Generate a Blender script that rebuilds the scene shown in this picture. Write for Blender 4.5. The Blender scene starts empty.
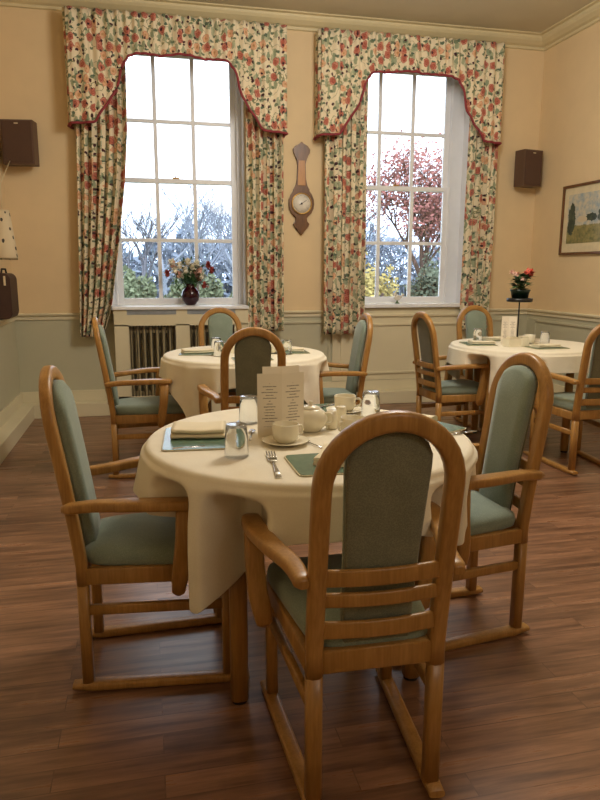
import bpy, bmesh, math, random
from math import sin, cos, pi, radians, sqrt, atan2, hypot
from mathutils import Vector, Matrix
S = bpy.context.scene
COL = S.collection
random.seed(7)

# ------------------------------------------------------------------ camera
cam = bpy.data.objects.new('camera', bpy.data.cameras.new('camera'))
COL.objects.link(cam)
cam.data.sensor_fit = 'VERTICAL'
cam.data.sensor_height = 36
cam.data.lens = 670.949 * 36 / 800
cam.data.clip_end = 300
cam.matrix_world = (Matrix.Translation((0, -6.177, 1.263)) @ Matrix.Rotation(-.224, 4, 'Z')
                    @ Matrix.Rotation(pi / 2 - .19, 4, 'X') @ Matrix.Rotation(.003, 4, 'Z'))
S.camera = cam

# ------------------------------------------------------------------ sky
W = bpy.data.worlds.new('world')
S.world = W
W.use_nodes = True
nt = W.node_tree
bgn = nt.nodes['Background']
tc = nt.nodes.new('ShaderNodeTexCoord')
sx = nt.nodes.new('ShaderNodeSeparateXYZ')
rp = nt.nodes.new('ShaderNodeValToRGB')
nt.links.new(tc.outputs['Generated'], sx.inputs[0])
nt.links.new(sx.outputs[2], rp.inputs[0])
rp.color_ramp.elements[0].color = (.62, .76, 1, 1)
rp.color_ramp.elements[0].position = 0
rp.color_ramp.elements[1].color = (.86, .92, 1, 1)
rp.color_ramp.elements[1].position = .35
nt.links.new(rp.outputs[0], bgn.inputs[0])
bgn.inputs[1].default_value = 3.8


def area(name, loc, rot, sxy, power, col, portal=False):
    l = bpy.data.lights.new(name, 'AREA')
    l.shape = 'RECTANGLE'
    l.size, l.size_y = sxy
    l.energy = power
    l.color = col
    o = bpy.data.objects.new(name, l)
    COL.objects.link(o)
    o.location = loc
    o.rotation_euler = rot
    if portal:
        l.cycles.is_portal = True
    return o


area('window_portal', (.3, .32, 2.05), (-pi / 2, 0, 0), (1.3, 2.3), 1, (1, 1, 1), True)
area('window_portal', (2.4, .32, 2.05), (-pi / 2, 0, 0), (1.4, 2.3), 1, (1, 1, 1), True)


def unseen_fill_light(loc, power, col, r=.16):  # unseen point light added to brighten the room and ceiling, no fitting modelled
    l = bpy.data.lights.new('unseen_fill_light', 'POINT')
    l.energy = power
    l.color = col
    l.shadow_soft_size = r
    o = bpy.data.objects.new('unseen_fill_light', l)
    COL.objects.link(o)
    o.location = loc


unseen_fill_light((1.5, -2.9, 2.9), 122, (1, .95, .86), .4)
unseen_fill_light((1.6, -7.4, 2.75), 30, (1, .94, .84), .4)

S.view_settings.view_transform = 'Standard'
S.view_settings.look = 'None'
S.view_settings.gamma = 1
S.view_settings.use_curve_mapping = False
S.view_settings.exposure = 0.12


# ------------------------------------------------------------------ materials
def srgb(r, g, b):
    f = lambda c: ((c / 255 + .055) / 1.055) ** 2.4 if c > 10 else c / 255 / 12.92
    return (f(r), f(g), f(b), 1)


class NG:
    """small node-graph helper"""
    def __init__(s, name):
        s.m = bpy.data.materials.new(name)
        s.m.use_nodes = True
        s.t = s.m.node_tree
        s.b = s.t.nodes['Principled BSDF']

    def n(s, kind, **kw):
        x = s.t.nodes.new(kind)
        for k, v in kw.items():
            if k.startswith('i_'):
                x.inputs[int(k[2:])].default_value = v
            else:
                setattr(x, k, v)
        return x

    def l(s, a, b):
        s.t.links.new(a, b)
        return s

    def coord(s, which='Object', scale=(1, 1, 1), loc=(0, 0, 0), rot=(0, 0, 0)):
        c = s.n('ShaderNodeTexCoord')
        m = s.n('ShaderNodeMapping')
        m.inputs['Scale'].default_value = scale
        m.inputs['Location'].default_value = loc
        m.inputs['Rotation'].default_value = rot
        s.l(c.outputs[which], m.inputs[0])
        return m.outputs[0]

    def noise(s, vec, scale=5, detail=3, rough=.5):
        x = s.n('ShaderNodeTexNoise')
        x.inputs['Scale'].default_value = scale
        x.inputs['Detail'].default_value = detail
        x.inputs['Roughness'].default_value = rough
        if vec: s.l(vec, x.inputs['Vector'])
        return x

    def ramp(s, fac, stops, interp='LINEAR'):
        r = s.n('ShaderNodeValToRGB')
        cr = r.color_ramp
        cr.interpolation = interp
        while len(cr.elements) < len(stops): cr.elements.new(.5)
        for e, (p, c) in zip(cr.elements, stops):
            e.position = p
            e.color = c if len(c) == 4 else (*c, 1)
        s.l(fac, r.inputs[0])
        return r.outputs[0]

    def math(s, op, a, b=None, c=None):
        m = s.n('ShaderNodeMath', operation=op)
        for i, v in enumerate((a, b, c)):
            if v is None: continue
            if isinstance(v, (int, float)): m.inputs[i].default_value = v
            else: s.l(v, m.inputs[i])
        return m.outputs[0]

    def mix(s, fac, a, b, mode='MIX'):
        m = s.n('ShaderNodeMix', data_type='RGBA', blend_type=mode)
        for i, v in ((0, fac), (6, a), (7, b)):
            if isinstance(v, (int, float)): m.inputs[i].default_value = v
            elif isinstance(v, tuple): m.inputs[i].default_value = v
            else: s.l(v, m.inputs[i])
        return m.outputs[2]

    def bump(s, h, strength=.2, dist=.01):
        b = s.n('ShaderNodeBump')
        b.inputs['Strength'].default_value = strength
        b.inputs['Distance'].default_value = dist
        s.l(h, b.inputs['Height'])
        s.l(b.outputs[0], s.b.inputs['Normal'])

    def set(s, col=None, rough=None, metal=None, spec=None):
        if col is not None:
            if isinstance(col, tuple): s.b.inputs['Base Color'].default_value = col
            else: s.l(col, s.b.inputs['Base Color'])
        if rough is not None: s.b.inputs['Roughness'].default_value = rough
        if metal is not None: s.b.inputs['Metallic'].default_value = metal
        if spec is not None: s.b.inputs['Specular IOR Level'].default_value = spec
        return s.m


def plain(name, c, rough=.5, metal=0, var=.06, scale=20, spec=.5, bump=0):
    g = NG(name)
    v = g.coord()
    nz = g.noise(v, scale, 3)
    lo = tuple(x * (1 - var) for x in c[:3]) + (1,)
    hi = tuple(min(1, x * (1 + var)) for x in c[:3]) + (1,)
    col = g.ramp(nz.outputs[0], [(.3, lo), (.7, hi)])
    if bump: g.bump(nz.outputs[0], bump, .005)
    return g.set(col, rough, metal, spec)


M = {}
M['wall'] = plain('cream_wallpaper', srgb(228, 203, 162), .75, var=.02, scale=6, spec=.2)
M['dado'] = plain('grey_green_panelling', srgb(194, 190, 164), .5, var=.02, scale=4)
M['trim'] = plain('cream_gloss_paint', srgb(222, 212, 182), .4, var=.02, scale=4)
M['cornice'] = plain('cream_plaster', srgb(214, 200, 160), .6, var=.02)
M['ceiling'] = plain('ceiling_paint', srgb(206, 196, 170), .8, var=.03, scale=3, spec=.2)
M['white'] = plain('white_gloss_paint', srgb(238, 240, 246), .35, var=.015)
M['porcelain'] = plain('cream_porcelain', srgb(236, 228, 204), .18, var=.01)
M['paper'] = plain('napkin_paper', srgb(232, 220, 190), .8, var=.03)
M['black'] = plain('black_metal', srgb(22, 20, 20), .4)
M['brass'] = plain('brass', srgb(190, 150, 80), .3, 1)
M['steel'] = plain('cutlery_steel', srgb(205, 205, 205), .18, 1, var=.02)
M['speaker'] = plain('brown_speaker_case', srgb(98, 74, 58), .55)
M['grille'] = plain('brown_grille_cloth', srgb(86, 62, 48), .85, var=.25, scale=160)
M['radiator'] = plain('radiator_paint', srgb(196, 180, 140), .4)
M['dark'] = plain('dark_brown_slats', srgb(52, 42, 32), .8)  # dark brown of the thin grille bars
M['slot'] = plain('sky_tinted_metal_vent', srgb(170, 180, 195), .3, .6)  # pale metal, with the bluish sky reflection put into its colour
M['pot'] = plain('dark_green_pot', srgb(24, 46, 34), .35)
M['leaf'] = plain('leaf_green', srgb(62, 96, 56), .5, var=.35, scale=30)
M['coral'] = plain('coral_petals', srgb(214, 92, 76), .6, var=.15, scale=50)
M['pink'] = plain('pale_pink_petals', srgb(232, 190, 176), .6, var=.08)
M['petal'] = plain('cream_petals', srgb(246, 240, 222), .6, var=.06)
M['redpet'] = plain('dusky_red_petals', srgb(158, 62, 54), .6, var=.2, scale=60)
M['maroon'] = plain('maroon_trim', srgb(140, 50, 58), .7, var=.12, scale=60)
M['case'] = plain('dark_brown_case', srgb(62, 40, 34), .5, var=.15)
M['tag'] = plain('cream_tag', srgb(220, 205, 170), .7)
M['rubber'] = plain('dark_rubber', srgb(30, 26, 24), .7)
M['figure'] = plain('white_ceramic', srgb(226, 220, 208), .25)
M['grass'] = plain('lawn_grass', srgb(96, 108, 70), .9, var=.25, scale=1.5)
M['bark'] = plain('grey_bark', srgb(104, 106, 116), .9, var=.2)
M['bark_far'] = plain('haze_toned_bark', srgb(136, 144, 160), .9, var=.12)  # haze of distance is put into this pale bluish bark colour
M['bark_brown'] = plain('brown_bark', srgb(84, 66, 58), .9, var=.2)
M['hedge'] = plain('hedge_green', srgb(116, 126, 98), .9, var=.2, scale=2)
M['wood_far'] = plain('haze_toned_woodland', srgb(126, 138, 156), .95, var=.15, scale=1.2)  # bluish grey carries the distance haze in the colour itself
M['redleaf'] = plain('russet_leaves', srgb(150, 98, 92), .8, var=.3, scale=3)
M['yelleaf'] = plain('yellow_leaves', srgb(160, 144, 84), .8, var=.3, scale=3)
M['conifer'] = plain('conifer_green', srgb(92, 102, 84), .9, var=.35, scale=3)
M['mat_green'] = plain('green_placemat', srgb(92, 122, 104), .22, var=.1, scale=60)
M['mat_edge'] = plain('placemat_edge', srgb(196, 186, 150), .5)


def wood(name, a, b, c, rough=.32):
    g = NG(name)
    v = g.coord('Object', (9, 9, 1.4))
    n1 = g.noise(v, 3.2, 5, .6)
    n2 = g.noise(g.coord('Object', (70, 70, 5)), 2.5, 3)
    c1 = g.ramp(n1.outputs[0], [(.3, a), (.52, b), (.72, c)])
    col = g.mix(.35, c1, g.ramp(n2.outputs[0], [(.35, a), (.65, c)]))
    g.bump(n2.outputs[0], .06, .002)
    return g.set(col, rough)


M['oak'] = wood('honey_oak', srgb(146, 104, 50), srgb(170, 124, 64), srgb(188, 142, 80))
M['walnut'] = wood('barometer_wood', srgb(84, 54, 28), srgb(112, 74, 38), srgb(130, 88, 46))
M['satin'] = wood('barometer_trunk_wood', srgb(164, 112, 56), srgb(184, 130, 66), srgb(196, 142, 76))
M['frame'] = wood('picture_frame_wood', srgb(84, 54, 30), srgb(112, 74, 42), srgb(126, 84, 50))
M['tabletop'] = M['oak']


def fabric(name, a, b, scale=420, rough=.9, sheen=.3):
    g = NG(name)
    v = g.coord()
    w = g.n('ShaderNodeTexVoronoi')
    w.inputs['Scale'].default_value = scale
    g.l(v, w.inputs['Vector'])
    nz = g.noise(v, 14, 3)
    c = g.ramp(w.outputs['Distance'], [(.1, a), (.8, b)])
    col = g.mix(.25, c, g.ramp(nz.outputs[0], [(.35, a), (.65, b)]))
    g.bump(w.outputs['Distance'], .15, .002)
    g.b.inputs['Sheen Weight'].default_value = sheen
    return g.set(col, rough, spec=.2)


M['seat'] = fabric('sage_velour', srgb(120, 134, 120), srgb(144, 156, 142), 300)
M['weave'] = fabric('grey_green_weave', srgb(104, 106, 88), srgb(136, 136, 114), 300)


def cloth_mat():
    g = NG('cream_damask')
    v = g.coord()
    vo = g.n('ShaderNodeTexVoronoi')
    vo.inputs['Scale'].default_value = 14
    g.l(v, vo.inputs['Vector'])
    nz = g.noise(v, 260, 2)
    col = g.mix(.5, g.ramp(vo.outputs['Distance'], [(.2, srgb(232, 222, 200)), (.5, srgb(238, 229, 208))]),
                g.ramp(nz.outputs[0], [(.3, srgb(230, 220, 198)), (.7, srgb(240, 231, 210))]))
    cr = g.noise(v, 7, 2, .4)
    g.bump(cr.outputs[0], .35, .02)
    return g.set(col, .7, spec=.25)


M['cloth'] = cloth_mat()


def floor_mat():
    g = NG('vinyl_plank_floor')
    v = g.coord('Object')
    br = g.n('ShaderNodeTexBrick')
    br.offset = .37
    g.l(v, br.inputs['Vector'])
    br.inputs['Color1'].default_value = (0, 0, 0, 1)
    br.inputs['Color2'].default_value = (1, 1, 1, 1)
    br.inputs['Mortar'].default_value = (.3, .3, .3, 1)
    br.inputs['Scale'].default_value = 1
    br.inputs['Mortar Size'].default_value = .0015
    br.inputs['Brick Width'].default_value = .75
    br.inputs['Row Height'].default_value = .08
    # shift the grain per plank
    add = g.n('ShaderNodeVectorMath', operation='ADD')
    sc = g.n('ShaderNodeVectorMath', operation='SCALE')
    sc.inputs['Scale'].default_value = 7
    g.l(br.outputs['Color'], sc.inputs[0])
    g.l(g.coord('Object', (1.1, 12, 1)), add.inputs[0])
    g.l(sc.outputs[0], add.inputs[1])
    n1 = g.noise(add.outputs[0], 2.2, 6, .62)
    grain = g.ramp(n1.outputs[0], [(.3, srgb(92, 62, 44)), (.48, srgb(130, 94, 70)), (.6, srgb(150, 110, 84)), (.74, srgb(172, 130, 102))])
    tone = g.ramp(br.outputs['Color'], [(0, (.78, .77, .76)), (1, (1.12, 1.11, 1.10))])
    col = g.mix(1, grain, tone, 'MULTIPLY')
    mort = g.mix(g.math('MULTIPLY', br.outputs['Fac'], .35), col, srgb(60, 38, 26))
    rr = g.ramp(n1.outputs[0], [(.3, (.34, .34, .34)), (.7, (.26, .26, .26))])
    g.l(rr, g.b.inputs['Roughness'])
    return g.set(mort)


M['floor'] = floor_mat()


def floral(name, base, which='UV'):
    """chintz: red blooms, green leaves, dark berries and thin stems on cream"""
    g = NG(name)
    v0 = g.coord(which)
    dn = g.noise(v0, 26, 2)
    sub = g.n('ShaderNodeVectorMath', operation='SUBTRACT')
    g.l(dn.outputs['Color'], sub.inputs[0])
    sub.inputs[1].default_value = (.5, .5, .5)
    sc = g.n('ShaderNodeVectorMath', operation='SCALE')
    sc.inputs['Scale'].default_value = .045
    g.l(sub.outputs[0], sc.inputs[0])
    ad = g.n('ShaderNodeVectorMath', operation='ADD')
    g.l(v0, ad.inputs[0]); g.l(sc.outputs[0], ad.inputs[1])
    v = ad.outputs[0]

    def spots(scale, r, pick_lo, pick_hi, offs, stretch=(1, 1, 1), rot=0):
        mp = g.n('ShaderNodeMapping')
        mp.inputs['Location'].default_value = (offs, offs * 1.7, 0)
        mp.inputs['Scale'].default_value = stretch
        mp.inputs['Rotation'].default_value = (0, 0, rot)
        g.l(v, mp.inputs[0])
        vo = g.n('ShaderNodeTexVoronoi', voronoi_dimensions='2D')
        vo.inputs['Scale'].default_value = scale
        vo.inputs['Randomness'].default_value = .85
        g.l(mp.outputs[0], vo.inputs['Vector'])
        sp = g.n('ShaderNodeSeparateColor')
        g.l(vo.outputs['Color'], sp.inputs[0])
        a = g.math('GREATER_THAN', sp.outputs[0], pick_lo)
        b = g.math('LESS_THAN', sp.outputs[0], pick_hi)
        d = g.math('LESS_THAN', vo.outputs['Distance'], r)
        return g.math('MULTIPLY', g.math('MULTIPLY', a, b), d), vo.outputs['Distance'], sp.outputs[1]
    col = base
    # stems
    st = g.noise(v, 9, 1)
    band = g.math('COMPARE', st.outputs[0], .5, .011)
    col = g.mix(band, col, srgb(140, 140, 104))
    # pale leaves, leaves
    m, d, r = spots(19, .34, .35, 1, 3.1, (1, .55, 1), .7)
    col = g.mix(m, col, g.ramp(r, [(0, srgb(140, 152, 124)), (1, srgb(182, 182, 150))]))
    m, d, r = spots(25, .28, .5, 1, 8.7, (.55, 1, 1), .4)
    col = g.mix(m, col, g.ramp(r, [(0, srgb(84, 104, 88)), (1, srgb(124, 134, 104))]))
    # buff blooms
    m, d, r = spots(11, .34, .55, .82, 5.3)
    col = g.mix(m, col, g.ramp(d, [(0, srgb(176, 120, 66)), (.2, srgb(226, 184, 148)), (.36, srgb(206, 140, 110))]))
    # red blooms
    m, d, r = spots(10.5, .36, .68, 1, 0.4)
    col = g.mix(m, col, g.ramp(d, [(0, srgb(104, 48, 46)), (.1, srgb(196, 118, 96)), (.19, srgb(156, 72, 62)), (.26, srgb(208, 146, 124)), (.34, srgb(168, 86, 72))]))
    # dark berries
    m, d, r = spots(17, .19, .6, 1, 12.2)
    col = g.mix(m, col, g.ramp(r, [(0, srgb(70, 40, 46)), (1, srgb(52, 66, 60))], 'CONSTANT'))
    g.b.inputs['Sheen Weight'].default_value = .15
    return g.set(col, .85, spec=.2)


M['chintz'] = floral('floral_chintz', srgb(230, 216, 186))


def thin_glass():
    g = NG('window_glass')
    g.t.nodes.remove(g.b)
    out = g.t.nodes['Material Output']
    tr = g.n('ShaderNodeBsdfTransparent')
    tr.inputs[0].default_value = (.97, .98, .98, 1)
    gl = g.n('ShaderNodeBsdfGlossy')
    gl.inputs['Roughness'].default_value = .02
    mx = g.n('ShaderNodeMixShader')
    fr = g.n('ShaderNodeFresnel')
    fr.inputs[0].default_value = 1.45
    g.l(fr.outputs[0], mx.inputs[0])
    g.l(tr.outputs[0], mx.inputs[1]); g.l(gl.outputs[0], mx.inputs[2])
    g.l(mx.outputs[0], out.inputs[0])
    return g.m


M['glass'] = thin_glass()


def tumbler_glass():
    g = NG('tumbler_glass')
    g.b.inputs['Transmission Weight'].default_value = 1
    g.b.inputs['IOR'].default_value = 1.45
    return g.set((.96, .98, 1, 1), .02)


M['tumbler'] = tumbler_glass()
g = NG('dark_red_glass')
g.b.inputs['Transmission Weight'].default_value = .35
M['vase'] = g.set(srgb(58, 10, 26), .08)


def mesh_print():
    """framed landscape: pale sky, trees, field and a pale house, in wall-plane (y,z) coords"""
    g = NG('landscape_print')
    c = g.n('ShaderNodeTexCoord')
    sp = g.n('ShaderNodeSeparateXYZ')
    g.l(c.outputs['Object'], sp.inputs[0])
    y, z = sp.outputs[1], sp.outputs[2]
    nz = g.noise(c.outputs['Object'], 22, 6, .65)
    sky = g.ramp(nz.outputs[0], [(.35, srgb(150, 168, 178)), (.6, srgb(206, 196, 172))])
    fld = g.ramp(nz.outputs[0], [(.35, srgb(104, 108, 72)), (.6, srgb(160, 148, 96))])
    tre = g.ramp(nz.outputs[0], [(.35, srgb(50, 64, 56)), (.7, srgb(96, 104, 84))])
    hz = g.math('LESS_THAN', g.math('ADD', z, g.math('MULTIPLY', nz.outputs[0], .04)), -.03)
    col = g.mix(hz, sky, fld)
    # tree masses
    def blob(cy, cz, ry, rz, col, paint):
        a = g.math('POWER', g.math('DIVIDE', g.math('SUBTRACT', y, cy), ry), 2)
        b = g.math('POWER', g.math('DIVIDE', g.math('SUBTRACT', z, cz), rz), 2)
        s = g.math('ADD', g.math('ADD', a, b), g.math('MULTIPLY', nz.outputs[0], 2.2))
        return g.mix(g.math('LESS_THAN', s, 1.9), col, paint)
    col = blob(.25, 0, .06, .16, col, tre)
    col = blob(-.02, .01, .09, .035, col, tre)
    col = blob(.10, 0, .08, .03, col, srgb(206, 190, 160))
    col = blob(-.2, .02, .09, .08, col, tre)
    return g.set(col, .3)


M['print'] = mesh_print()


# ------------------------------------------------------------------ mesh builder
class MB:
    def __init__(s):
        s.bm = bmesh.new()
        s.uv = None

    def _face(s, vs, smooth=False):
        try:
            f = s.bm.faces.new(vs)
            f.smooth = smooth
            return f
        except ValueError:
            return None

    def box(s, x0, x1, y0, y1, z0, z1, bev=0):
        r = bmesh.ops.create_cube(s.bm, size=1, matrix=Matrix.Translation(((x0 + x1) / 2, (y0 + y1) / 2, (z0 + z1) / 2))
                                  @ Matrix.Diagonal((abs(x1 - x0), abs(y1 - y0), abs(z1 - z0), 1)))
        if bev:
            es = list({e for v in r['verts'] for e in v.link_edges})
            bmesh.ops.bevel(s.bm, geom=es, offset=bev, segments=2, affect='EDGES', profile=.7)
        return s

    def prism(s, poly, axis, a, b, bev=0):
        """poly = list of 2D pts; axis 'x','y','z' is the extrusion axis from a to b"""
        def P(p, t):
            return {'x': (t, p[0], p[1]), 'y': (p[0], t, p[1]), 'z': (p[0], p[1], t)}[axis]
        va = [s.bm.verts.new(P(p, a)) for p in poly]
        vb = [s.bm.verts.new(P(p, b)) for p in poly]
        s._face(va); s._face(vb[::-1])
        n = len(poly)
        for i in range(n):
            s._face([va[i], vb[i], vb[(i + 1) % n], va[(i + 1) % n]])
        if bev:
            es = list({e for v in va + vb for e in v.link_edges if (e.verts[0] in va) == (e.verts[1] in va)})
            bmesh.ops.bevel(s.bm, geom=es, offset=bev, segments=2, affect='EDGES', profile=.7)
        return s

    def sweep(s, pts, sec, side=None, caps=True, smooth=True):
        """sweep section sec (list of (a,b), or function i->list) along pts; a along side vector, b along normal"""
        pts = [Vector(p) for p in pts]
        rings = []
        n = len(pts)
        for i, p in enumerate(pts):
            t = (pts[min(i + 1, n - 1)] - pts[max(i - 1, 0)]).normalized()
            ref = Vector(side) if side is not None else (Vector((0, 0, 1)) if abs(t.z) < .9 else Vector((1, 0, 0)))
            b = t.cross(ref)
            if b.length < 1e-5: b = t.cross(Vector((0, 1, 0)))
            b.normalize()
            a = b.cross(t).normalized()
            q = sec(i) if callable(sec) else sec
            rings.append([s.bm.verts.new(p + a * u + b * w) for u, w in q])
        m = len(rings[0])
        for i in range(n - 1):
            for j in range(m):
                s._face([rings[i][j], rings[i][(j + 1) % m], rings[i + 1][(j + 1) % m], rings[i + 1][j]], smooth)
        if caps:
            s._face(rings[0][::-1]); s._face(rings[-1])
        return s

    def tube(s, pts, r, k=8, caps=True):
        if callable(r): f = lambda i: [(r(i) * cos(2 * pi * j / k), r(i) * sin(2 * pi * j / k)) for j in range(k)]
        else: f = [(r * cos(2 * pi * j / k), r * sin(2 * pi * j / k)) for j in range(k)]
        return s.sweep(pts, f, caps=caps)

    def lathe(s, prof, c=(0, 0, 0), k=24, smooth=True):
        """prof = [(r,z)...]; closed at ends where r = 0"""
        rings = []
        for r, z in prof:
            if r < 1e-6: rings.append([s.bm.verts.new((c[0], c[1], c[2] + z))])
            else: rings.append([s.bm.verts.new((c[0] + r * cos(2 * pi * j / k), c[1] + r * sin(2 * pi * j / k), c[2] + z)) for j in range(k)])
        for A, B in zip(rings, rings[1:]):
            for j in range(k):
                j2 = (j + 1) % k
                if len(A) == 1 and len(B) == 1: continue
                if len(A) == 1: s._face([A[0], B[j2], B[j]], smooth)
                elif len(B) == 1: s._face([A[j], A[j2], B[0]], smooth)
                else: s._face([A[j], A[j2], B[j2], B[j]], smooth)
        return s

    def blob(s, c, r, seg=8, sc=(1, 1, 1)):
        m = Matrix.Translation(c) @ Matrix.Diagonal((r * sc[0], r * sc[1], r * sc[2], 1))
        q = bmesh.ops.create_icosphere(s.bm, subdivisions=1 if seg < 8 else 2, radius=1, matrix=m)
        for v in q['verts']:
            for f in v.link_faces: f.smooth = True
        return s

    def grid(s, fn, nu, nv, smooth=True, uvf=None, close_u=False):
        V = [[s.bm.verts.new(fn(i / nu, j / nv)) for j in range(nv + 1)] for i in range(nu + (0 if close_u else 1))]
        lay = s.bm.loops.layers.uv.verify() if uvf else None
        for i in range(nu):
            i2 = (i + 1) % len(V) if close_u else i + 1
            for j in range(nv):
                f = s._face([V[i][j], V[i2][j], V[i2][j + 1], V[i][j + 1]], smooth)
                if f and lay:
                    for lp, (a, b) in zip(f.loops, ((i, j), (i + 1, j), (i + 1, j + 1), (i, j + 1))):
                        lp[lay].uv = uvf(a / nu, b / nv)
        return s

    def xf(s, m):
        bmesh.ops.transform(s.bm, matrix=m, verts=s.bm.verts)
        return s

    def build(s, name, mat, parent=None, loc=None, rz=0, fix=True):
        if fix: bmesh.ops.recalc_face_normals(s.bm, faces=s.bm.faces)
        me = bpy.data.meshes.new(name)
        s.bm.to_mesh(me)
        s.bm.free()
        me.materials.append(mat)
        o = bpy.data.objects.new(name, me)
        COL.objects.link(o)
        if parent: o.parent = parent
        if loc: o.location = loc
        o.rotation_euler.z = rz
        return o


def tag(o, label=None, cat=None, group=None, kind=None):
    if label: o['label'] = label
    if cat: o['category'] = cat
    if group: o['group'] = group
    if kind: o['kind'] = kind
    return o


def thing(name, label, cat, loc=(0, 0, 0), rz=0, group=None):
    o = bpy.data.objects.new(name, None)
    o.empty_display_size = .05
    COL.objects.link(o)
    o.location = loc
    o.rotation_euler.z = rz
    return tag(o, label, cat, group)


def struct(name, mb, mat, parent=None):
    o = mb.build(name, mat, parent)
    if not parent: o['kind'] = 'structure'
    return o


def kids(o):
    return [c for c in COL.objects if c.parent == o]


def dup(o, parent=None, loc=None, rz=None, label=None):
    c = o.copy()
    COL.objects.link(c)
    if parent: c.parent = parent
    if loc is not None: c.location = loc
    if rz is not None: c.rotation_euler.z = rz
    if label: c['label'] = label
    for k in kids(o): dup(k, c)
    return c


def rsec(w, h, r=None, n=3):
    """rounded-rectangle section"""
    r = r if r is not None else min(w, h) * .3
    out = []
    for cx, cy, a0 in ((w / 2 - r, h / 2 - r, 0), (-w / 2 + r, h / 2 - r, 90), (-w / 2 + r, -h / 2 + r, 180), (w / 2 - r, -h / 2 + r, 270)):
        for k in range(n + 1):
            a = radians(a0 + 90 * k / n)
            out.append((cx + r * cos(a), cy + r * sin(a)))
    return out


def smooth_path(pts, n=6):
    """Catmull-Rom through pts"""
    P = [Vector(p) for p in pts]
    P = [2 * P[0] - P[1]] + P + [2 * P[-1] - P[-2]]
    out = []
    for i in range(1, len(P) - 2):
        for k in range(n):
            t = k / n
            a, b, c, d = P[i - 1], P[i], P[i + 1], P[i + 2]
            out.append(.5 * ((2 * b) + (-a + c) * t + (2 * a - 5 * b + 4 * c - d) * t * t + (-a + 3 * b - 3 * c + d) * t ** 3))
    out.append(P[-2])
    return out


# ================================================================== THE SETTING
XL, XR, YB, ZC = -1.102, 3.773, -9.3, 3.42
ZD = .887
O1 = (-.33, .90)       # window openings in the back wall
O2 = (1.75, 3.06)
SILL, HEAD = .955, 3.16
struct('floor', MB().box(XL - .2, XR + .2, YB - .2, .0, -.1, 0), M['floor'])
struct('ceiling', MB().box(XL - .2, XR + .2, YB - .2, .35, ZC, ZC + .12), M['ceiling'])
b = MB()
T = .35
b.box(XL - .2, O1[0], 0, T, ZD, ZC); b.box(O1[1], O2[0], 0, T, ZD, ZC); b.box(O2[1], XR + .2, 0, T, ZD, ZC)
for o in (O1, O2):
    b.box(o[0], o[1], 0, T, ZD, SILL - .04); b.box(o[0], o[1], 0, T, HEAD, ZC)
struct('wall_back', b, M['wall'])
struct('wall_left', MB().box(XL - .2, XL, YB, 0, ZD, ZC), M['wall'])
struct('wall_right', MB().box(XR, XR + .2, YB, 0, ZD, ZC), M['wall'])
struct('wall_front', MB().box(XL - .2, XR + .2, YB - .2, YB, 0, ZC), M['wall'])
# painted lower walls, each with raised mouldings
def frame_y(b, x0, x1, z0, z1, y, w=.022, d=.014):
    b.box(x0, x1, y - d, y, z1 - w, z1, .003); b.box(x0, x1, y - d, y, z0, z0 + w, .003)
    b.box(x0, x0 + w, y - d, y, z0 + w, z1 - w, .003); b.box(x1 - w, x1, y - d, y, z0 + w, z1 - w, .003)
def frame_x(b, y0, y1, z0, z1, x, s, w=.022, d=.014):
    a, c = sorted((x, x + s * d))
    b.box(a, c, y0, y1, z1 - w, z1, .003); b.box(a, c, y0, y1, z0, z0 + w, .003)
    b.box(a, c, y0, y0 + w, z0 + w, z1 - w, .003); b.box(a, c, y1 - w, y1, z0 + w, z1 - w, .003)
b = MB().box(XL - .2, XR + .2, 0, T, 0, ZD)
b.box(-.385, -.35, -.012, 0, .22, ZD - .06, .003)
frame_y(b, .98, 1.70, .28, .80, 0)
frame_y(b, 3.17, 3.70, .28, .80, 0)
struct('wall_back_panelling', b, M['dado'])
b = MB().box(O2[0] - .03, O2[1] + .03, -.012, 0, .22, SILL - .04)
b.box(O2[0] - .03, O2[1] + .03, -.03, 0, .835, .86, .005)
frame_y(b, O2[0] + .05, O2[1] - .05, .28, .77, -.012)
struct('wall_back_window_apron', b, M['trim'])
b = MB().box(XL - .2, XL, YB, 0, 0, ZD)
struct('wall_left_panelling', b, M['dado'])
b = MB().box(XR, XR + .2, YB, 0, 0, ZD)
for k in range(5): frame_x(b, -1.5 - k * 1.5, -.15 - k * 1.5, .28, .80, XR, -1)
struct('wall_right_panelling', b, M['dado'])
# dado rails
rail = [(0, -.045), (.012, -.045), (.012, -.02), (.03, -.008), (.034, .004), (.02, .012), (0, .012)]
b = MB()
for x0, x1 in ((XL, -.31), (.93, O2[0] - .03), (O2[1] + .03, XR)):
    b.prism([(-a, ZD + z) for a, z in rail], 'x', x0, x1)
struct('trim_1', b, M['trim'])
struct('trim_2', MB().prism([(XL + a, ZD + z) for a, z in rail], 'y', YB, 0), M['trim'])
struct('trim_3', MB().prism([(XR - a, ZD + z) for a, z in rail], 'y', YB, 0), M['trim'])
# cornice
cor = [(0, -.11), (.018, -.105), (.022, -.085), (.05, -.075), (.085, -.05), (.10, -.03), (.105, -.012), (.135, -.008), (.14, 0), (0, 0)]
struct('trim_4', MB().prism([(-a, ZC + z) for a, z in cor], 'x', XL, XR), M['cornice'])
struct('trim_5', MB().prism([(XL + a, ZC + z) for a, z in cor], 'y', YB, 0), M['cornice'])
struct('trim_6', MB().prism([(XR - a, ZC + z) for a, z in cor], 'y', YB, 0), M['cornice'])
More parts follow.
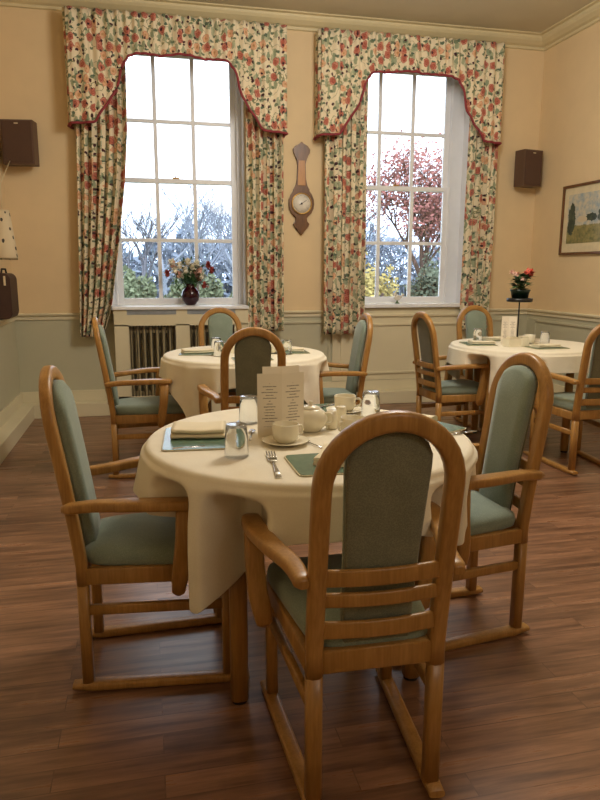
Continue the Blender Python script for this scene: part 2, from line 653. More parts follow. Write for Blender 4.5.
# deep boxed skirting
BD = .14
b = MB()
for x0, x1 in ((XL, -.30), (.93, XR)):
    b.box(x0, x1, -BD, 0, 0, .118, .006); b.box(x0, x1, -.02, 0, .118, .215, .005)
struct('baseboard_back', b, M['trim'])
struct('baseboard_left', MB().box(XL, XL + .125, YB, -BD, 0, .118, .006).box(XL, XL + .02, YB, -.02, .118, .215, .005), M['trim'])
struct('baseboard_right', MB().box(XR - .125, XR, YB, -BD, 0, .118, .006).box(XR - .02, XR, YB, -.02, .118, .215, .005), M['trim'])


# ------------------------------------------------------------------ sash windows
def window(n, o, gx, panes_x):
    """o opening, gx = (first glass edge, last glass edge), panes_x = muntin centres"""
    w = bpy.data.objects.new('window_%d' % n, None)
    COL.objects.link(w)
    w['kind'] = 'structure'
    Y0, Y1 = .14, .20
    zg, zm, zt = 1.016, 2.044, 3.075
    zl, zu = 1.53, 2.547
    b = MB()       # box frame and lining of the opening
    b.box(o[0], gx[0] - .05, Y0 - .0, Y1 + .06, SILL, HEAD, .004)
    b.box(gx[1] + .05, o[1], Y0 - .0, Y1 + .06, SILL, HEAD, .004)
    b.box(o[0], o[1], Y0, Y1 + .06, zt + .04, HEAD)
    b.box(gx[1] + .052, gx[1] + .066, Y0 - .018, Y0, SILL, zt + .04, .003)
    b.box(gx[0] - .066, gx[0] - .052, Y0 - .018, Y0, SILL, zt + .04, .003)
    b.box(o[1] - .012, o[1] - .0005, 0.0, Y0, SILL, HEAD - .001); b.box(o[0] + .0005, o[0] + .012, 0.0, Y0, SILL, HEAD - .001)
    b.build('window_frame', M['white'], w)
    for nm, (za, zb, zmid, ya) in dict(lower=(zg, zm - .02, zl, Y0 + .005), upper=(zm + .02, zt, zu, Y0 + .035)).items():
        b = MB()
        yb = ya + .03
        bot = .06 if nm == 'lower' else .04
        b.box(gx[0] - .05, gx[0], ya, yb, za - bot, zb + .04, .003); b.box(gx[1], gx[1] + .05, ya, yb, za - bot, zb + .04, .003)
        b.box(gx[0], gx[1], ya, yb, za - bot, za, .003); b.box(gx[0], gx[1], ya, yb, zb, zb + .04, .003)
        for x in panes_x: b.box(x - .017, x + .017, ya + .002, yb - .002, za, zb, .004)
        b.box(gx[0], gx[1], ya + .003, yb - .003, zmid - .016, zmid + .016, .004)
        s = b.build('sash', M['white'], w)
        MB().box(gx[0], gx[1], ya + .013, ya + .017, za, zb).build('glass_pane', M['glass'], s)
    c = (gx[0] + gx[1]) / 2
    MB().box(c - .03, c + .03, Y0 - .002, Y0 + .022, zm + .02, zm + .032, .003).tube([(c, Y0 + .01, zm + .03), (c - .01, Y0 + .005, zm + .055)], .005).build('sash_latch', M['brass'], w)
    return w


window(1, O1, (-.19, .795), (.137, .468))
window(2, O2, (1.885, 2.868), (2.213, 2.545))
struct('trim_7', MB().box(O1[0] - .0, O1[1] + .0, -.0, .14, SILL - .035, SILL, .003), M['white'])
struct('trim_8', MB().box(O2[0] - .05, O2[1] + .05, -.055, -.0, SILL - .035, SILL, .008).box(O2[0], O2[1], 0, .14, SILL - .035, SILL), M['white'])

# ------------------------------------------------------------------ radiator cover
rc = thing('radiator_cover', 'cream radiator cover with two slatted openings under the left window', 'radiator cover', (.31, 0, 0))
def lx(b, x0, x1, *a): return b.box(x0 - .31, x1 - .31, *a)
RY = -.17
b = MB()
G1, G2 = (-.155, .245), (.365, .765)
S1, S2 = (-.165, .255), (.350, .775)
for x0, x1 in ((-.275, G1[0]), (G1[1], G2[0]), (G2[1], .89)): lx(b, x0, x1, RY, RY + .02, 0, .80)
lx(b, -.275, .89, RY, RY + .02, .79, .885)
lx(b, -.275, .89, RY, RY + .02, 0, .17)
for x0, x1 in ((-.275, S1[0]), (S1[1], S2[0]), (S2[1], .89)): lx(b, x0, x1, RY, RY + .02, .885, .93)
for x in (-.275, .87): lx(b, x, x + .02, RY + .02, -.001, 0, .93)
b.build('front_panel', M['trim'], rc)
MB().box(-.595, .585, RY - .02, .0, .93, .956, .006).build('top_shelf', M['white'], rc)
for x0, x1 in (S1, S2):
    q = MB()
    lx(q, x0, x1, RY + .004, RY + .012, .887, .928)
    q.build('top_vent', M['slot'], rc)
for g0, g1 in (G1, G2):
    q = MB()
    for k in range(15):
        x = g0 + .012 + k * (g1 - g0 - .024) / 14
        lx(q, x - .0035, x + .0035, RY + .006, RY + .014, .17, .79)
    q.build('grille', M['dark'], rc)
rad = MB()
for k in range(17):
    x = -.16 + k * .058
    rad.box(x, x + .030, -.115, -.05, .14, .78, .012)
rad.box(-.17, .81, -.10, -.065, .17, .20, .01).box(-.17, .81, -.10, -.065, .72, .75, .01)
rad.box(-.15, -.12, -.10, -.07, 0, .15).box(.76, .79, -.10, -.07, 0, .15)
tag(rad.build('radiator', M['radiator']), 'cream column radiator seen through the slats of the cover', 'radiator')


# ------------------------------------------------------------------ curtains
def curtain(label, x0t, x1t, edge, z0, z1, folds, seed, y=-.105):
    """edge(z) -> (left, right) limits"""
    rnd = random.Random(seed)
    ph = [rnd.uniform(0, 6) for _ in range(4)]
    W0 = x1t - x0t

    def fn(u, v):
        z = z0 + (z1 - z0) * v
        l, r = edge(z)
        x = l + (r - l) * u
        a = .034 * (.8 + .2 * sin(3 * v + ph[0]))
        yy = y + a * sin(2 * pi * folds * u + ph[1] + .4 * sin(2.2 * v + ph[2])) + .010 * sin(2 * pi * folds * 2.3 * u + ph[3])
        x += .010 * sin(4 * pi * folds * u + ph[2]) * min(1, 4 * u, 4 * (1 - u))
        return (x, min(yy, -.035), z)
    b = MB().grid(fn, 110, 40, uvf=lambda u, v: (u * W0 * 2.0 + seed * .37, z0 + (z1 - z0) * v))
    o = b.build('curtain', M['chintz'], fix=False)
    m = o.modifiers.new('thick', 'SOLIDIFY'); m.thickness = .004
    return tag(o, label, 'curtain', 'floral curtains')


def lerp_tab(tab):
    def f(z):
        for (za, a), (zb, bb) in zip(tab, tab[1:]):
            if z <= zb: return a + (bb - a) * max(0, (z - za)) / (zb - za)
        return tab[-1][1]
    return f


ce = lerp_tab([(.68, -.375), (.97, -.285), (1.5, -.20), (2.0, -.13), (2.4, -.095), (3.2, -.08)])
cl = lerp_tab([(.68, -.565), (2.4, -.50), (3.2, -.50)])
curtain('floral curtain hanging left of the left window, drawn back in a slant', -.53, -.2, lambda z: (cl(z), ce(z)), .70, 3.22, 6, 1)
curtain('floral curtain at the right side of the left window, beside the barometer', .90, 1.225, lambda z: (.90, 1.225), .72, 3.22, 5, 2)
curtain('floral curtain at the left side of the right window, beside the barometer', 1.60, 2.0, lambda z: (1.60, 2.00), .68, 3.22, 5, 3)
curtain('floral curtain at the right side of the right window, beside the wall speaker', 2.99, 3.29, lambda z: (2.995, 3.29), .70, 3.22, 4, 4)

PROF = lerp_tab([(0, 2.98), (.34, 2.962), (.40, 2.945), (.44, 2.91), (.47, 2.85), (.485, 2.77), (.51, 2.70), (.57, 2.61), (.63, 2.53), (.68, 2.45), (.70, 2.435), (.92, 2.425)])


def pelmet(label, c, hw, seed):
    o = thing('pelmet', label, 'pelmet', (c, 0, 0), 0, 'floral pelmets')
    Z1 = 3.285
    D = .20
    L = 2 * D + 2 * hw
    ph = seed * 1.3

    def base(s):
        if s < D: return (-hw, -s, 0)
        if s > L - D: return (hw, -(L - s), 0)
        return (-hw + s - D, -D, 1)

    def bot(x):
        z = PROF(min(abs(x), .92) if abs(x) < hw - .001 else .92)
        return z + (.012 * abs(sin(x * 9 + ph)) if abs(x) < .42 else 0)

    def fn(u, v):
        s = u * L
        x, y, fr = base(s)
        zb = bot(x)
        z = zb + (Z1 - zb) * v
        gath = .018 * sin(s * 78 + 1.8 * sin(s * 9)) * (.5 + .5 * v) + .012 * sin(s * 17 + ph) * (1 - v)
        if abs(abs(x) - .70) < .012: gath += .012
        if fr: y -= gath * (1 if hw - abs(x) > .02 else .3) + .014 * (1 - v)
        else: x += (gath + .014 * (1 - v)) * (1 if x > 0 else -1) * min(1, -y / .05)
        return (x, y, z)
    b = MB().grid(fn, 300, 14, uvf=lambda u, v: (u * L * 1.35 + seed * 2.1, fn(u, v)[2]))
    p = b.build('valance', M['chintz'], o, fix=False)
    m = p.modifiers.new('thick', 'SOLIDIFY'); m.thickness = .004
    MB().tube([Vector(fn(k / 220, 0)) + Vector((0, -.004, -.002)) for k in range(221)], .0105, 6).build('maroon_piping', M['maroon'], o)
    MB().box(-hw + .01, hw - .01, -D + .02, -.003, Z1 - .02, Z1 - .003).build('pelmet_board', M['cornice'], o)
    return o


pelmet('arched floral pelmet with maroon edge over the left window', .345, .88, 1)
pelmet('arched floral pelmet with maroon edge over the right window', 2.395, .86, 2)

# ------------------------------------------------------------------ barometer
bt = thing('barometer', 'banjo-shaped wooden wall barometer with white dial between the curtains', 'barometer', (1.41, 0, 0))
half = [(0, 2.395), (.012, 2.385), (.022, 2.372), (.055, 2.36), (.078, 2.33), (.074, 2.30), (.05, 2.265), (.038, 2.235), (.036, 2.2),
        (.040, 2.08), (.048, 2.02), (.062, 1.995), (.075, 1.985), (.07, 1.97), (.095, 1.945), (.115, 1.90), (.118, 1.86), (.112, 1.82), (.09, 1.775), (.055, 1.75), (.045, 1.735),
        (.05, 1.705), (.075, 1.685), (.065, 1.66), (.04, 1.64), (.015, 1.60), (0, 1.585)]
MB().prism([(x, z) for x, z in half] + [(-x, z) for x, z in half[-2:0:-1]], 'y', -.03, 0, .004).build('case', M['walnut'], bt)
MB().prism([(-.028, 2.235), (.028, 2.235), (.036, 2.02), (-.036, 2.02)], 'y', -.034, -.028, .002).build('trunk_panel', M['satin'], bt)
dial = MB().lathe([(0, 0), (.086, 0), (.086, .004), (0, .004)]).xf(Matrix.Translation((0, -.03, 1.862)) @ Matrix.Rotation(pi / 2, 4, 'X')).build('dial', M['figure'], bt)
MB().lathe([(.084, 0), (.095, 0), (.095, .008), (.090, .012), (.084, .008), (.084, 0)]).xf(Matrix.Translation((0, -.03, 1.862)) @ Matrix.Rotation(pi / 2, 4, 'X')).build('bezel', M['brass'], bt)
b = MB()
for k in range(30):
    a = radians(120 + k * (-300) / 29 + 0)
    r0 = .066 if k % 5 else .056
    b.tube([(r0 * cos(a), -.0352, 1.862 + r0 * sin(a)), (.075 * cos(a), -.0352, 1.862 + .075 * sin(a))], .0011, 4)
b.build('scale_marks', M['black'], dial)
MB().tube([(-.02, -.037, 1.85), (.045, -.037, 1.892)], .002, 5).lathe([(0, 0), (.01, 0), (.01, .004), (0, .006)], k=12).build('needle', M['black'], bt)
nd = kids(bt)[-1]
# boss of the needle is lathed at the origin: rebuild properly
bpy.data.objects.remove(nd)
MB().lathe([(0, 0), (.009, 0), (.009, .004), (0, .006)], k=12).xf(Matrix.Translation((0, -.034, 1.862)) @ Matrix.Rotation(pi / 2, 4, 'X')).tube([(-.02, -.037, 1.85), (.045, -.037, 1.892)], .002, 5).build('needle', M['black'], bt)


# ------------------------------------------------------------------ wall speakers
def speaker(label, loc, rz, w=.25, h=.34, d=.13):
    o = thing('wall_speaker', label, 'speaker', loc, rz, 'brown wall speakers')
    MB().box(-w / 2, w / 2, -d, 0, -h / 2, h / 2, .006).build('cabinet', M['speaker'], o)
    MB().box(-w / 2 + .012, w / 2 - .012, -d - .008, -d, -h / 2 + .012, h / 2 - .012, .004).build('grille', M['grille'], o)
    MB().box(-.015, .015, -d - .0105, -d - .008, h / 2 - .035, h / 2 - .027).build('badge', M['tag'], o)
    MB().box(-.04, .04, -.0, .045, -.05, .05).build('bracket', M['black'], o)
    return o


speaker('brown wall speaker in the left corner above the floral shade', (-.93, -.06, 2.265), radians(-8))
speaker('brown wall speaker to the right of the right curtain', (3.59, -.06, 2.225), radians(12), .22, .33)

# ------------------------------------------------------------------ picture on the right wall
pc = thing('framed_picture', 'thin brown framed landscape print hanging on the right wall', 'picture', (XR, -.895, 1.718))
fw, fh = .395, .305
b = MB()
for y0, y1, z0, z1 in ((-fw, fw, fh - .022, fh), (-fw, fw, -fh, -fh + .022), (-fw, -fw + .022, -fh + .022, fh - .022), (fw - .022, fw, -fh + .022, fh - .022)):
    b.box(-.028, -.002, y0, y1, z0, z1, .004)
b.build('picture_frame', M['frame'], pc)
MB().box(-.012, -.004, -fw + .02, fw - .02, -fh + .02, fh - .02).build('mount', M['tag'], pc)
MB().box(-.0145, -.0118, -fw + .085, fw - .085, -fh + .10, fh - .085).build('print', M['print'], pc)

# ------------------------------------------------------------------ left wall: shade and dark case
sh = thing('hanging_shade', 'white fabric shade with dark leaf print hanging at the left edge', 'lampshade', (-1.015, -.66, 1.34))
gm = NG('leaf_print_fabric')
vo = gm.n('ShaderNodeTexVoronoi'); vo.inputs['Scale'].default_value = 26
gm.l(gm.coord('Object', (1, 1, .7)), vo.inputs['Vector'])
mm = gm.math('LESS_THAN', vo.outputs['Distance'], .26)
M['leafprint'] = gm.set(gm.mix(mm, srgb(214, 196, 164), srgb(66, 60, 54)), .85)
MB().lathe([(.045, .36), (.05, .36), (.088, .02), (.084, .0), (.08, .02), (.045, .36)], k=28).build('shade', M['leafprint'], sh)
MB().tube([(0, 0, .36), (0, .01, .55), (0, .52, .80)], .003, 6).build('cord', M['tag'], sh)
MB().tube([(-.045, 0, .355), (.045, 0, .355)], .003, 6).build('spider', M['brass'], sh)
cs = thing('storage_case', 'dark brown rounded case standing on the dado rail at the left edge', 'case', (-1.045, -.62, .90))
b = MB()
R = .045
pts = []
for cx, cz, a0 in ((.065 - R, .34 - R, 0), (-.055 + .012, .34 - .012, 90), (-.055 + .012, .012, 180), (.065 - R, R, 270)):
    r = R if cx > 0 else .012
    for k in range(6): pts.append((cx + r * cos(radians(a0 + 18 * k)), cz + r * sin(radians(a0 + 18 * k))))
b.prism(pts, 'y', -.14, .14, .01)
b.build('body', M['case'], cs)
MB().tube([(.0, -.10, .338), (.0, -.07, .37), (.0, .07, .37), (.0, .10, .338)], .007, 8).build('handle', M['rubber'], cs)
MB().box(.02, .035, -.1445, -.141, .25, .32, .001).build('paper_tag', M['tag'], cs)


# ================================================================== CHAIRS
def hoop_y(z):       # backward lean of the back, from the seat up
    if z < .40: return 0
    t = (z - .40) / .583
    return -.088 * t ** 1.15


def make_chair():
    root = thing('dining_armchair', '', 'chair', (0, 0, 0), 0, 'hoop-backed oak armchairs around the tables')
    hw = .149
    # arched back frame
    pts = []
    zc = .981 - .021 - hw
    for k in range(9):
        z = .345 + (zc - .345) * k / 8
        pts.append((-hw, hoop_y(z), z))
    for k in range(1, 18):
        a = pi - pi * k / 18
        z = zc + hw * sin(a)
        pts.append((hw * cos(a), hoop_y(z), z))
    for p in [(-p[0], p[1], p[2]) for p in pts[:9]][::-1]: pts.append(p)
    MB().sweep(pts, lambda i: rsec(.034, .040 + .004 * sin(pi * i / (len(pts) - 1)), .010), side=(0, 1, 0)).build('back_frame', M['oak'], root)
    # legs
    for s in (-1, 1):
        MB().sweep([(s * hw * 1.0, 0, .026), (s * hw, 0, .20), (s * hw, 0, .347)], rsec(.034, .039, .009), side=(0, 1, 0)).build('leg', M['oak'], root)
        MB().sweep([(s * .178, .425, .026), (s * .180, .425, .2), (s * .181, .425, .372)], rsec(.034, .034, .009), side=(0, 1, 0)).build('leg', M['oak'], root)
        # sled runner
        n = 9
        rp_ = [(s * (.150 + .036 * t), -.045 + .535 * t, .0145 + (.003 if t == 0 else 0)) for t in [k / n for k in range(n + 1)]]
        MB().sweep(rp_, lambda i: rsec(.040, .028 - (.010 if i in (0, n) else 0), .009), side=(1, 0, 0)).build('runner', M['oak'], root)
        MB().sweep([(s * .153, .015, .262), (s * .180, .412, .262)], rsec(.02, .032, .006), side=(1, 0, 0)).build('stretcher', M['oak'], root)
        # arm and its slanting support
        arm = smooth_path([(s * .182, -.040, .592), (s * .190, .05, .600), (s * .224, .15, .608), (s * .246, .25, .612), (s * .249, .352, .609)], 5)
        m = len(arm) - 1
        MB().sweep(arm, lambda i: rsec((.036 + .020 * min(1, i / m * 1.6)) * (1 if i < m - 1 else (.88 if i < m else .6)) * (.7 if i == 0 else 1), .030 if 0 < i < m else .020, .009), side=(1, 0, 0)).build('arm', M['oak'], root)
        sup = [(s * .246, .306, .612), (s * .244, .300, .50), (s * .238, .290, .42), (s * .229, .284, .375), (s * .222, .280, .338), (s * .219, .28, .326)]
        MB().sweep(sup, lambda i: rsec((.048, .050, .052, .052, .046, .03)[i], (.052, .050, .048, .046, .038, .02)[i], .010), side=(1, 0, 0)).build('arm_support', M['oak'], root)
    # slats curve gently back
    for z, h in ((.600, .040), (.544, .034), (.466, .042)):
        y0 = hoop_y(z)
        p = [(-hw + 2 * hw * k / 8, y0 - .004 - .016 * sin(pi * k / 8), z) for k in range(9)]
        MB().sweep(p, rsec(h, .014, .005), side=(0, 0, 1)).build('slat', M['oak'], root)
    # seat rails
    b = MB()
    b.sweep([(-hw, 0, .381), (hw, 0, .381)], rsec(.058, .026, .005), side=(0, 0, 1))
    b.sweep([(-.19, .425, .372), (.19, .425, .372)], rsec(.052, .024, .005), side=(0, 0, 1))
    for s in (-1, 1):
        b.sweep([(s * .156, .01, .372), (s * .190, .43, .372)], rsec(.052, .022, .005), side=(0, 0, 1))
    b.build('seat_rail', M['oak'], root)
    # seat cushion
    def sf(u, v):
        a = 2 * pi * u
        e = .28
        cx, cy = cos(a), sin(a)
        px = math.copysign(abs(cx) ** e, cx); py = math.copysign(abs(cy) ** e, cy)
        r, z = SP[int(round(v * (len(SP) - 1)))]
        y = .222 + .218 * py * r
        w = .142 + .062 * (y / .44)
        return (px * w * r, y, z)
    SP = [(0.0, .392), (.93, .392), (1.0, .40), (1.02, .418), (1.0, .436), (.93, .447), (.8, .453), (.5, .458), (.0, .460)]
    MB().grid(sf, 44, len(SP) - 1, close_u=True).build('seat', M['seat'], root)
    # upholstered back pad: sage front, woven back
    pw = .098
    pz0, pz1 = .405, .928
    zc2 = .809
    outl = [(.082, pz0), (.084, pz0 + .12), (.088, .66), (.093, .78), (.096, .85)]
    R2 = .1285
    a0 = math.acos(.082 / R2)
    for k in range(13):
        a = a0 + (pi - 2 * a0) * k / 12
        outl.append((R2 * cos(a), zc2 + R2 * sin(a)))
    outl.insert(5, (.095, .880)); outl.insert(len(outl), (-.095, .880))
    outl += [(-x, z) for x, z in outl[:5]][::-1]

    def pad(off, th, name, mat, inset):
        b = MB()
        n = len(outl)
        cz = .66
        rings = []
        for k, (sc, t) in enumerate(((0.0, 0), (.6, 0), (.93, .06), (1.0, .45), (1.0, 1))):
            ring = []
            for x, z in outl:
                X = x * sc * inset; Z = cz + (z - cz) * (sc if sc else 0)
                ring.append(b.bm.verts.new((X, hoop_y(Z) + off + th * (1 - t), Z)))
            rings.append(ring)
        for A, B in zip(rings, rings[1:]):
            for j in range(n):
                b._face([A[j], A[(j + 1) % n], B[(j + 1) % n], B[j]], True)
        b._face(rings[-1], False)
        bmesh.ops.remove_doubles(b.bm, verts=b.bm.verts, dist=1e-6)
        return b.build(name, mat, root)
    pad(.012, .030, 'back_cushion', M['seat'], 1)
    pad(.011, -.010, 'back_cover', M['weave'], .99)
    return root


proto = make_chair()
CH = [
    ((.493, -4.822), -.02, 'oak hoop-backed armchair in the foreground, its back to the viewer, at the near table'),
    ((-.210, -4.070), -pi / 2 - .04, 'oak hoop-backed armchair side-on at the left of the near table'),
    ((1.225, -4.062), pi / 2 + .07, 'oak hoop-backed armchair on the right of the near table, facing left'),
    ((.532, -2.70), -.03, 'oak armchair seen from behind in front of the radiator table, beyond the menu card'),
    ((-.225, -1.89), -pi / 2 + .03, 'oak armchair side-on left of the radiator table, near the left corner'),
    ((.56, -.95), pi, 'oak armchair facing the viewer under the flower vase, back to radiator'),
    ((1.375, -1.80), pi / 2 - .03, 'oak armchair side-on right of the radiator table, under the barometer'),
    ((1.99, -1.68), -pi / 2 + .08, 'oak armchair at the left of the far right table, beneath the right window'),
    ((2.74, -.95), pi + .06, 'oak armchair behind the far right table by the right curtain'),
    ((2.745, -2.56), -.02, 'oak armchair at the right edge, back to viewer, at the far right table'),
]
for i, ((x, y), rz, lab) in enumerate(CH):
    c = proto if i == 0 else dup(proto)
    c.location = (x, y, 0); c.rotation_euler.z = rz; c['label'] = lab

# ================================================================== TABLES
TZ = .74
TR = .522
TABS = [((.499, -4.116), 'near', -pi / 4), ((.612, -1.865), 'radiator', -pi / 4), ((2.69, -1.74), 'right', -pi / 4)]
TL = ['round oak dining table nearest the viewer, under a cream cloth', 'round oak dining table before the radiator, under a cream cloth', 'round oak dining table in the right corner, under a cream cloth']
CLL = ['cream tablecloth on the near table, its corner drooping over the left leg', 'cream tablecloth on the table before the radiator', 'cream tablecloth on the far right table']


def make_table():
    t = thing('dining_table', TL[0], 'table', (0, 0, 0), 0, 'round dining tables')
    MB().lathe([(0, .705), (.495, .705), (.505, .712), (.505, .726), (.495, .734), (0, .734)], k=64).build('tabletop', M['oak'], t)
    b = MB()
    for s in (-1, 1):
        b.box(-.27, .27, s * .27 - .011, s * .27 + .011, .63, .705)
        b.box(s * .27 - .011, s * .27 + .011, -.27, .27, .63, .705)
    b.build('apron', M['oak'], t)
    for sx_ in (-1, 1):
        for sy in (-1, 1):
            l = MB().sweep([(sx_ * .272, sy * .265, .012), (sx_ * .272, sy * .265, .3), (sx_ * .272, sy * .265, .704)], rsec(.052, .052, .018), side=(0, 1, 0)).build('leg', M['oak'], t)
            MB().lathe([(0, 0), (.022, 0), (.022, .013), (0, .013)], (sx_ * .272, sy * .265, 0), 16).build('foot', M['rubber'], l)
    return t


tp = make_table()
for i, ((x, y), n, a) in enumerate(TABS):
    t = tp if i == 0 else dup(tp)
    t.location = (x, y, 0); t['label'] = TL[i]
    if i == 2: t.rotation_euler.z = radians(-18)


def tablecloth(i, rot, a, caps, fold, seed):
    (cx, cy) = TABS[i][0]
    rnd = random.Random(seed)
    p1, p2 = rnd.uniform(0, 6), rnd.uniform(0, 6)
    K = 288
    b = MB()
    tr = .012

    def hang(phi):
        q = phi - rot
        h = a / max(abs(cos(q)), abs(sin(q)))
        corner = int(((phi - rot) % (2 * pi)) // (pi / 2))
        return min(h, 10) - TR, corner

    # profile along the drop: top ring, rounded edge, then hanging
    rings = []
    NT = 8
    for r in (.0, .25, .4, TR - .045, TR - .02):
        rings.append([(r, TZ, 0)] * K)
    R_ = []
    for j in range(4):
        ang = pi / 2 * (j + 1) / 4
        R_.append((TR - .02 + .020 * sin(ang), TZ - .020 * (1 - cos(ang))))
    for r, z in R_: rings.append([(r, z, 0)] * K)
    ND = 22
    for j in range(1, ND + 1):
        ring = []
        for k in range(K):
            phi = 2 * pi * k / K
            h, c = hang(phi)
            h *= 1
            cf = caps[c]
            # peakiness: 0 mid-side ... 1 at the corner
            pk = max(0, (h - (a - TR)) / (a * sqrt(2) - a))
            h = (a - TR) + (a * sqrt(2) - a) * cf * sin(pk * pi / 2) ** 1.9
            t = j / ND
            d = max(.03, h - .02) * t
            wv = fold * (sin(10 * phi + p1 + .6 * sin(3 * phi)) * .6 + sin(23 * phi + p2) * .25)
            r = TR + .004 + (.006 + wv * min(1, d / .2)) + d * (.17 - .19 * pk)
            # folds either side of each corner
            dc = ((phi - rot - pi / 4) + pi / 4) % (pi / 2) - pi / 4
            r += fold * 1.3 * min(1, d / .12) * (cos(dc * 16) - .4) * math.exp(-(dc / .34) ** 2)
            z = TZ - .02 - d * .985
            ring.append((r, z, 0))
        rings.append(ring)
    V = []
    for ri, ring in enumerate(rings):
        if ri == 0:
            V.append([b.bm.verts.new((0, 0, TZ))]); continue
        V.append([b.bm.verts.new((ring[k][0] * cos(2 * pi * k / K), ring[k][0] * sin(2 * pi * k / K), ring[k][1])) for k in range(K)])
    for A, B in zip(V, V[1:]):
        for k in range(K):
            k2 = (k + 1) % K
            if len(A) == 1: b._face([A[0], B[k], B[k2]], True)
            else: b._face([A[k], B[k], B[k2], A[k2]], True)
    # the hanging cloth is pushed inwards where a chair arm stands against it
    for (px, py), prz, _ in CH:
        for sd in (-1, 1):
            for ly in (.345, .30):
                lx_ = sd * .258
                wx = px + cos(prz) * lx_ - sin(prz) * ly - cx
                wy = py + sin(prz) * lx_ + cos(prz) * ly - cy
                rr = hypot(wx, wy)
                if rr > TR + .02: continue
                pa = atan2(wy, wx)
                lim = rr - .045
                for v in b.bm.verts:
                    if v.co.z > .70: continue
                    rv = hypot(v.co.x, v.co.y)
                    da = abs((atan2(v.co.y, v.co.x) - pa + pi) % (2 * pi) - pi) * TR
                    wgt = max(0, min(1, (.085 - da) / .05)) * min(1, (.70 - v.co.z) / .045)
                    wgt = wgt * wgt * (3 - 2 * wgt)
                    if rv > lim: 
                        f = (rv + (lim - rv) * wgt) / rv
                        v.co.x *= f; v.co.y *= f
    o = b.build('tablecloth', M['cloth'], None, (cx, cy, 0), fix=False)
    m = o.modifiers.new('thick', 'SOLIDIFY'); m.thickness = .0025; m.offset = -1
    m = o.modifiers.new('soft', 'SUBSURF'); m.levels = 0; m.render_levels = 1
    return tag(o, CLL[i], 'tablecloth', 'cream tablecloths')


# corner order: sectors between rot+k*pi/2 ... caps scale each corner's drop
def cloth(i, a, cps, fold, seed, turn=0):
    tablecloth(i, turn, a, cps, fold, seed)


cloth(0, .665, (.8, .8, .92, .45), .018, 3, radians(-3))
cloth(1, .66, (.8, .8, .95, .75), .018, 5)
cloth(2, .66, (.8, .8, .9, .6), .016, 8)

# ================================================================== TABLE SETTINGS
TOP = TZ + .0012


def placemat(label, x, y, rz, w=.22, d=.19, mat=None):
    o = thing('placemat', label, 'placemat', (x, y, TOP), rz, 'green table mats')
    MB().prism([(cx + .018 * cos(radians(a)), cy + .018 * sin(radians(a))) for cx, cy, a0 in ((w / 2 - .018, d / 2 - .018, 0), (-w / 2 + .018, d / 2 - .018, 90), (-w / 2 + .018, -d / 2 + .018, 180), (w / 2 - .018, -d / 2 + .018, 270)) for a in range(a0, a0 + 91, 30)], 'z', 0, .003).build('base', M['mat_edge'], o)
    MB().prism([(cx + .016 * cos(radians(a)), cy + .016 * sin(radians(a))) for cx, cy, a0 in ((w / 2 - .02, d / 2 - .02, 0), (-w / 2 + .02, d / 2 - .02, 90), (-w / 2 + .02, -d / 2 + .02, 180), (w / 2 - .02, -d / 2 + .02, 270)) for a in range(a0, a0 + 91, 30)], 'z', .003, .0042).build('printed_face', mat or M['mat_green'], o)
    return o


def napkin_mesh(w=.15, d=.085, layers=3, th=.008):
    b = MB()
    for k in range(layers):
        o = .004 * k
        def fn(u, v, k=k):
            a = 2 * pi * v
            yy = (d / 2 - .002 * k) * math.copysign(abs(cos(a)) ** .35, cos(a))
            zz = th * k + th / 2 + (th / 2) * math.copysign(abs(sin(a)) ** .6, sin(a)) * .98
            x = (u - .5) * (w - .004 * k)
            return (x, yy + .002 * sin(7 * u + k), zz + .0015 * sin(5 * u + 2 * k) * (k > 0))
        V = [[b.bm.verts.new(fn(i / 12, j / 20)) for j in range(20)] for i in range(13)]
        for i in range(12):
            for j in range(20): b._face([V[i][j], V[i + 1][j], V[i + 1][(j + 1) % 20], V[i][(j + 1) % 20]], True)
        b._face(V[0][::-1]); b._face(V[-1])
    return b


def napkin(label, x, y, z, rz, w=.15, d=.085, layers=3, th=.008):
    return tag(napkin_mesh(w, d, layers, th).build('folded_napkin', M['paper'], None, (x, y, z), rz), label, 'napkin', 'folded napkins')


glass_mesh = None
def tumbler(label, x, y, z=TOP):
    """upturned straight tumbler with a thick base on top"""
    global glass_mesh
    if glass_mesh is None:
        prof = [(.0339, .0), (.0344, .0003), (.0346, .0015), (.0330, .055), (.0305, .085), (.0290, .0935), (.0284, .0942), (.0270, .0945), (0, .0945), (0, .0880), (.0262, .0880), (.0274, .0876), (.0280, .0865), (.0314, .055), (.0333, .0012), (.0335, .0003), (.0339, 0)]
        glass_mesh = MB().lathe(prof, k=32).build('tumbler', M['tumbler'])
        o = glass_mesh
    else:
        o = glass_mesh.copy(); COL.objects.link(o)
    o.location = (x, y, z)
    return tag(o, label, 'glass', 'upturned tumblers')


cup_proto = None
def cup(label, x, y, z, rz):
    global cup_proto
    if cup_proto is None:
        o = thing('teacup', '', 'cup', (0, 0, 0), 0, 'cream teacups')
        MB().lathe([(0, .004), (.020, .004), (.022, 0), (.027, 0), (.031, .004), (.038, .012), (.0400, .022), (.0405, .056), (.0395, .0575), (.0378, .056), (.0372, .024), (.030, .011), (0, .009)], k=32).build('bowl', M['porcelain'], o)
        MB().tube(smooth_path([(.036, 0, .046), (.054, 0, .046), (.060, 0, .034), (.052, 0, .020), (.034, 0, .018)], 4), .0038, 8).build('handle', M['porcelain'], o)
        cup_proto = o
    else: o = dup(cup_proto)
    o.location = (x, y, z); o.rotation_euler.z = rz
    return tag(o, label)


